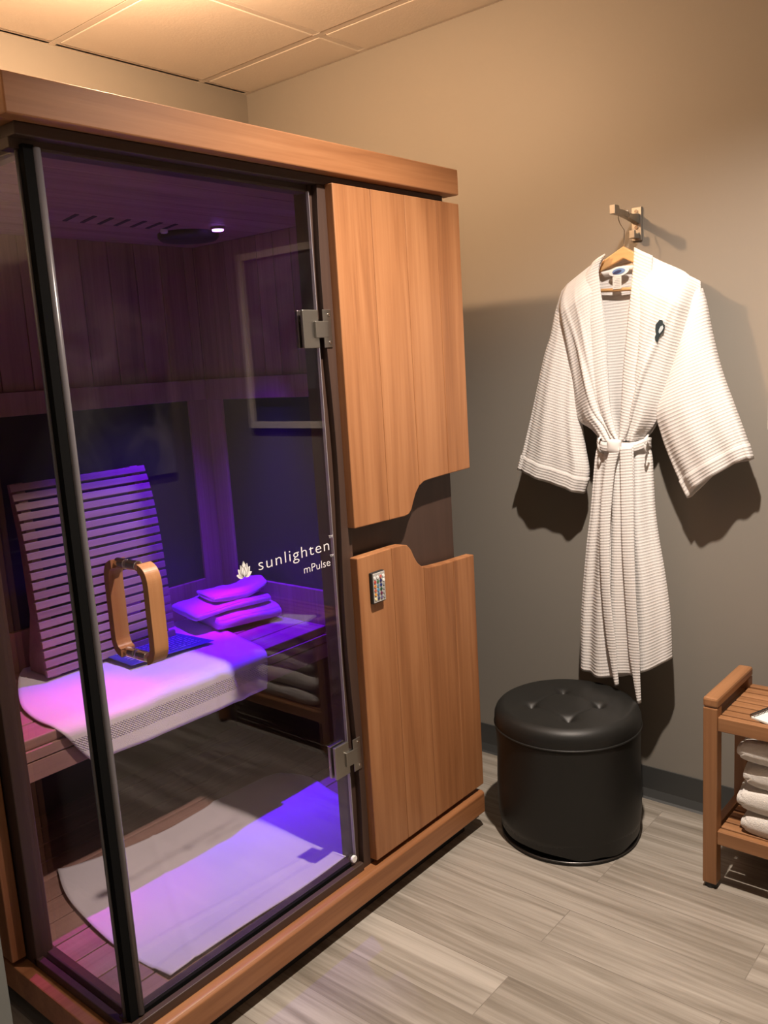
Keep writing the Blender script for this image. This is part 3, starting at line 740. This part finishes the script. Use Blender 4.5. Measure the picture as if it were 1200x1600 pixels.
def Z6(pts): return [(780+a/2.6667, 300+b_/2.6667) for a, b_ in pts]
def line(pts, x): return [ray_to(u, v, 'x', x) for u, v in pts]
def patch(Lp, Rp, x0, n, m_, dep, sm=5):
    A = resample(smoothc([tuple(p) for p in line(Lp, x0)], sm), n); B = resample(smoothc([tuple(p) for p in line(Rp, x0)], sm), n)
    P = []
    for i in range(n):
        t = i/(n-1); row = []
        for j in range(m_):
            s = j/(m_-1); p = A[i].lerp(B[i], s); p.x -= dep(s, t); row.append(p)
        P.append(row)
    return P
def tubepatch(Lp, Rp, x0, n, m_, dep, rip=None, sm=5, back=.6):
    A = resample(smoothc([tuple(p) for p in line(Lp, x0)], sm), n); B = resample(smoothc([tuple(p) for p in line(Rp, x0)], sm), n)
    P = []
    for i in range(n):
        t = i/(n-1); row = []; mid = (A[i]+B[i])/2; half = (B[i]-A[i])/2
        for j in range(m_+1):
            a = 2*PI*j/m_; c, s_ = -math.cos(a), math.sin(a)
            d = dep(t); p = mid+half*c; dx = d*(abs(s_)**.75)*(1 if s_ > 0 else -back)
            if rip: dx += rip(a, t, s_)
            p.x -= dx; p.x = min(p.x, XW-.004); row.append(p)
        P.append(row)
    return P
# back of the robe, seen through the open front
P = patch(Z6([(428, 285), (360, 330), (290, 400), (262, 470), (290, 620), (330, 860), (400, 980), (440, 1040)]), Z6([(585, 248), (680, 290), (790, 345), (815, 430), (770, 620), (700, 850), (650, 980), (600, 1040)]), 1.624, 50, 50, lambda s, t: .006*math.sin(s*22+t*3)*t)
MB().grid(P, uvs(P)).build('back_panel', M['waffle'], RB, smooth=True, solid=.003)
# neck roll
P = patch(Z6([(425, 322), (440, 352)]), Z6([(590, 290), (590, 322)]), 1.612, 10, 30, lambda s, t: .012*math.sin(PI*t)-.012*math.sin(PI*s), 2)
MB().grid(P, uvs(P)).build('neck_band', mat('neck_cotton', (.84, .80, .77), .9), RB, smooth=True, solid=.004)
# front panels
def dl(s, t):
    e = min(1, s/.22); e = e*e*(3-2*e)
    f = (.010+.040*math.sin(PI*min(1, s*.75+.1))*(1-.55*t)*min(1, t*5+.15))*e
    f += .008*math.sin((s*3.2+t*1.2)*PI)*min(1, t*2)*e+.013*math.exp(-((s-(.22+.52*t))/.045)**2)*t+.009*math.exp(-((s-(.50+.30*t))/.035)**2)*t
    f += .004*math.sin(s*26)*max(0, t-.6)*2
    return f
P = patch(Z6([(262, 412), (245, 480), (255, 560), (275, 660), (300, 790), (318, 900), (340, 955), (385, 985), (430, 1035)]), Z6([(452, 262), (428, 330), (436, 400), (450, 500), (460, 620), (468, 760), (480, 900), (500, 980), (515, 1035)]), XRb-.004, 90, 60, dl)
# the shoulder line is the top row: lift it along the hanger arm
for j in range(60):
    s = j/59
MB().grid(P, uvs(P)).build('left_front_panel', M['waffle'], RB, smooth=True, solid=.003)
def dr(s, t):
    s = 1-s; e = min(1, s/.22); e = e*e*(3-2*e)
    f = (.010+.042*math.sin(PI*min(1, s*.75+.1))*(1-.55*t)*min(1, t*5+.15))*e
    f += .007*math.sin((s*3.0+t*1.5)*PI)*min(1, t*2)*e+.016*math.exp(-((s-(.18+.56*t))/.040)**2)*t+.008*math.exp(-((s-(.45+.35*t))/.035)**2)*t
    f += .004*math.sin(s*24)*max(0, t-.6)*2
    return f
P = patch(Z6([(578, 235), (576, 320), (566, 450), (552, 600), (540, 720), (532, 850), (524, 960), (517, 1035)]), Z6([(840, 372), (838, 440), (800, 560), (755, 690), (705, 830), (665, 930), (640, 975), (610, 1010), (600, 1035)]), XRb-.004, 90, 60, dr)
P_R = P; RFP = MB().grid(P, uvs(P)).build('right_front_panel', M['waffle'], RB, smooth=True, solid=.003)
def rp(s, t, off=.0045):
    i = t*89; j = s*59; p = Vector(P[int(i)][int(j)]); p.x -= off; return p
# collar bands
def bandpatch(inner, outer, side):
    Q = patch(inner, outer, XRb-.012, 90, 14, lambda s, t: .016+.006*math.sin(PI*s)+.018*min(1, t*3)*(1-.5*t))
    return MB().grid(Q, uvs(Q, .003)).build('collar_band', M['waffle_band'], RB, smooth=True, solid=.004)
bandpatch(Z6([(452, 258), (428, 315), (436, 390), (451, 500), (461, 620), (468, 760), (480, 900), (497, 980), (516, 1035)]), Z6([(400, 293), (362, 370), (366, 440), (378, 540), (392, 660), (410, 800), (440, 910), (470, 990), (504, 1035)]), 'l')
bandpatch(Z6([(576, 232), (574, 320), (566, 450), (552, 600), (540, 720), (531, 850), (524, 960), (517, 1035)]), Z6([(650, 268), (648, 350), (636, 450), (618, 600), (604, 720), (585, 850), (560, 960), (530, 1035)]), 'r')
# sleeves (open tubes)
def cuff(P2):
    Q = []
    for r in P2[-8:]:
        mid = sum((Vector(p) for p in r), Vector())/len(r)
        Q.append([Vector(p)+(Vector(p)-mid).normalized()*.0022-Vector((.001, 0, 0)) for p in r])
    MB().grid(Q, uvs(Q)).build('cuff', M['waffle_band'], RB, smooth=True, solid=.003)
P2 = tubepatch(Z6([(264, 432), (243, 490), (222, 600), (196, 690), (152, 900), (118, 1040), (88, 1156)]), Z6([(300, 465), (318, 565), (335, 720), (335, 900), (352, 1050), (370, 1170), (350, 1254)]), XRb+.012, 80, 64, lambda t: .010+.028*math.sin(PI*min(1, t*.8+.02))**.8, lambda a, t, s: .006*math.sin(5*a+2*t)*t*(s > 0)+.003*math.sin(11*a)*t)
MB().grid(P2, uvs(P2)).build('left_sleeve', M['waffle'], RB, smooth=True, solid=.003); cuff(P2)
P2 = tubepatch(Z6([(800, 425), (790, 525), (748, 680), (700, 820), (668, 920), (684, 1000), (712, 1085), (750, 1180), (792, 1272)]), Z6([(843, 402), (862, 470), (882, 580), (922, 740), (980, 900), (1028, 1030), (1054, 1112)]), XRb+.006, 80, 64, lambda t: .010+.044*math.sin(PI*min(1, t*.85+.02))**.8, lambda a, t, s: .006*math.sin(4*a+1+2*t)*t*(s > 0)+.004*math.sin(9*a)*t*t)
for i, r in enumerate(P2):      # the right cuff is cut in a shallow wave
    t = max(0, (i/79-.65)/.35)
    for j, p in enumerate(r): c = math.cos(2*PI*j/64); p.z += .020*(1-c*c)*t*t+.004*t*t*math.sin(6*PI*j/64)
MB().grid(P2, uvs(P2)).build('right_sleeve', M['waffle'], RB, smooth=True, solid=.003); cuff(P2)
# skirt
def rip(a, t, s):
    return (.009*math.sin(6*a+.6)+.005*math.sin(11*a+1.3+t))*(.5+.5*min(1, t*1.6))*(1 if s > 0 else .4)
P2 = tubepatch(Z6([(430, 1030), (412, 1090), (402, 1200), (392, 1330), (378, 1450), (366, 1590)])+[(913, 960), (912, 1041)], Z6([(606, 1030), (632, 1090), (640, 1200), (648, 1330), (664, 1450), (688, 1590)])+[(1046, 960), (1049, 1028)], XRb+.004, 120, 110, lambda t: .026+.030*t, rip)
for i, r in enumerate(P2):      # the hem dips in the middle
    t = i/119
    for j, p in enumerate(r):
        c = abs(math.cos(2*PI*j/110)); p.z -= .030*(1-c*c)*t**3
SK = MB().grid(P2, uvs(P2)).build('skirt', M['waffle'], RB, smooth=True, solid=.003)
# overlap edge of the front on the skirt
Q = patch(Z6([(478, 1050), (476, 1300), (474, 1600)])+[(958, 1000), (961, 1050)], Z6([(560, 1050), (566, 1300), (572, 1600)])+[(1002, 1000), (1004, 1052)], XRb-.046, 60, 24, lambda s, t: .016*t+.006*math.sin(PI*s)+.003*math.sin(9*s))
MB().grid(Q, uvs(Q, .002)).build('front_overlap', M['waffle'], RB, smooth=True, solid=.003)
# belt
b = MB()
c0 = ray_to(975, 694, 'x', XRb)
def ell(t, rx, ry): return (XRb-.0-rx*math.sin(t), c0.y-ry*math.cos(t))
P = []
for i in range(6):
    row = []
    for j in range(81):
        a = 2*PI*j/80; x, y = ell(a, .050, .083); zz = .015*(1-2*i/5)
        row.append((min(x-.003*math.sin(PI*i/5), XW-.006), y, c0.z+zz+.006*math.cos(2*a)+.002*math.sin(5*a)))
    P.append(row)
MB().grid(P, uvs(P)).build('belt', M['waffle_band'], RB, smooth=True, solid=.004)
b = MB(); P = []
for i in range(25):
    t = i/24; a = PI*t; row = []
    for j in range(28):
        q = 2*PI*j/28; r = .0235*math.sin(a)**.5+.0002
        row.append((XRb-.066-.014*math.cos(q)*math.sin(a)**.6, c0.y+r*math.sin(q)*(1+.12*math.sin(3*a)), c0.z+.001-.021*math.cos(a)))
    P.append(row)
b.grid(P, uvs([r for r in P]), True); b.uv = None; b.build('belt_knot', M['waffle_band'], RB, smooth=True)
def tail(px, w_, name, xo):
    pts = smoothc([tuple(ray_to(u, v, 'x', xo-.0*v)) for u, v in px], 8); pts = resample(pts, 80); P = []
    for i, p in enumerate(pts):
        t = i/79; row = []
        ww = (w_(t) if callable(w_) else w_)
        for j in range(9):
            s = j/8-.5; row.append((p.x-.003*math.cos(PI*s)-.004*t+.006*s*math.sin(7*t), p.y-s*ww, p.z+s*.004))
        P.append(row)
    return MB().grid(P, uvs(P)).build(name, M['waffle_band'], RB, smooth=True, solid=.003)
tail([(978, 697), (980, 760), (982, 850), (986, 930), (990, 990), (994, 1040), (1000, 1098)], lambda t: .036 if t < .80 else .036-.030*((t-.80)/.20), 'belt_tail', XRb-.078)
tail([(962, 700), (953, 735), (947, 800), (946, 870), (949, 940), (957, 1010), (965, 1070)], lambda t: .030 if t < .82 else .030-.022*((t-.82)/.18), 'belt_tail', XRb-.070)
for u in (941, 1013):      # belt loops
    p = ray_to(u, 694, 'x', XRb-.03); b = MB()
    b.tube([(p.x, p.y, p.z+.026), (p.x-.022, p.y, p.z+.018), (p.x-.026, p.y, p.z), (p.x-.022, p.y, p.z-.018), (p.x, p.y, p.z-.026)], .003, 8, ); b.build('belt_loop', M['waffle_band'], RB, smooth=True)
# labels in the neck and emblem on the chest
lc_ = ray_to(967, 424, 'x', 1.597)
b = MB(); P = []
def disc(c, ry, rz, x, tilt, name, m_, n=32):
    pts = []
    for i in range(n):
        a = 2*PI*i/n; yy = ry*math.cos(a); zz = rz*math.sin(a)
        pts.append((c.y-(yy*math.cos(tilt)-zz*math.sin(tilt)), c.z+(yy*math.sin(tilt)+zz*math.cos(tilt))))
    return MB().prism(pts, 'x', x, x+.0015).build(name, m_, RB)
disc(lc_, .031, .0135, lc_.x-.001, .08, 'neck_label', mat('label_cotton', (.78, .76, .74), .8))
disc(lc_, .020, .0085, lc_.x-.002, .08, 'label_badge', mat('badge_blue', (.12, .22, .45), .6))
disc(lc_+Vector((0, .004, -.0015)), .0135, .0042, lc_.x-.003, .25, 'label_badge', mat('badge_navy', (.02, .03, .10), .6))
ct = ray_to(964, 441, 'x', 1.5925)
MB().box(ct.x, ct.x+.001, ct.y-.0135, ct.y+.0135, ct.z-.019, ct.z+.016).build('care_tag', mat('satin', (.72, .70, .66), .5), RB)
b = MB()
for k in range(6): b.box(ct.x-.0006, ct.x, ct.y-.010, ct.y+.010-.004*(k % 3), ct.z-.014+k*.0045, ct.z-.0130+k*.0045)
b.build('tag_print', mat('tag_ink', (.35, .35, .36), .7), RB)
ek = mat('emblem_thread', (.010, .022, .028), .7); el = mat('emblem_silver', (.45, .52, .56), .6)
def emb(pts, name, m_, x):
    q = [ray_to(u, v, 'x', x) for u, v in Z6(pts)]
    MB().prism([(p.y, p.z) for p in q], 'x', x, x+.0018).build(name, m_, RB)
_e = ray_to(1030, 517, 'x', 1.55)
EX = min(p.x for r in P_R for p in r if math.dist((p.y, p.z), (_e.y, _e.z)) < .020)-.0035
emb([(668, 532), (680, 534), (683, 545), (690, 556), (684, 580), (672, 595), (664, 610), (660, 626), (650, 622), (648, 605), (653, 592), (650, 575), (652, 552)], 'chest_emblem', ek, EX)
emb([(672, 560), (680, 556), (684, 566), (678, 578), (668, 590), (664, 584), (666, 572)], 'chest_emblem', el, EX-.001)
emb([(682, 540), (687, 535), (686, 545), (683, 550)], 'chest_emblem', el, EX-.001)
# ---------------------------------------------------------------- pictures on the two walls seen mirrored in the glass
def cloud_mat(name, seed):
    m = mat(name, (.3, .3, .3), .5)
    n1 = noise_(m, coords(m, (1, 1, 1)), 3.0+seed, 6, .6, .8)
    LK(m, ramp(m, n1, [(.35, (.04, .045, .055)), (.5, (.11, .12, .135)), (.62, (.24, .24, .26)), (.8, (.36, .36, .37))]), m.node_tree.nodes['Principled BSDF'].inputs['Base Color'])
    return m
PA = thing('framed_picture', 'pale framed landscape photograph on the right wall above the teak bench', 'picture', (XW, -1.06, 1.2), 'wall pictures')
y0, y1, z0, z1 = -1.385, -.742, 1.20, 1.922
b = MB(); fw = .028
for a in ((y0, y1, z1-fw, z1), (y0, y1, z0, z0+fw), (y0, y0+fw, z0+fw, z1-fw), (y1-fw, y1, z0+fw, z1-fw)): b.box(XW-.028, XW, *a)
b.build('frame', mat('frame_white', (.72, .68, .62), .5), PA, bevel=.002)
MB().box(XW-.014, XW-.002, y0+fw, y1-fw, z0+fw, z1-fw).build('print', cloud_mat('storm_sky', .3), PA)
MB().box(XW-.014-.002, XW-.0141, y0+fw, y1-fw, z0+fw, z0+.16).build('print_foreground', mat('dark_field', (.06, .065, .06), .6), PA)
PB = thing('canvas_picture', 'dark cloudy canvas picture on the wall facing the sauna, mirrored in its glass', 'picture', (1.15, YO, 1.0), 'wall pictures')
MB().box(.70, 1.61, YO, YO+.035, 1.0, 1.965).build('canvas', cloud_mat('dusk_sky', 1.1), PB, bevel=.002)
for o in list(bpy.data.objects):
    if '_o' in o: del o['_o']
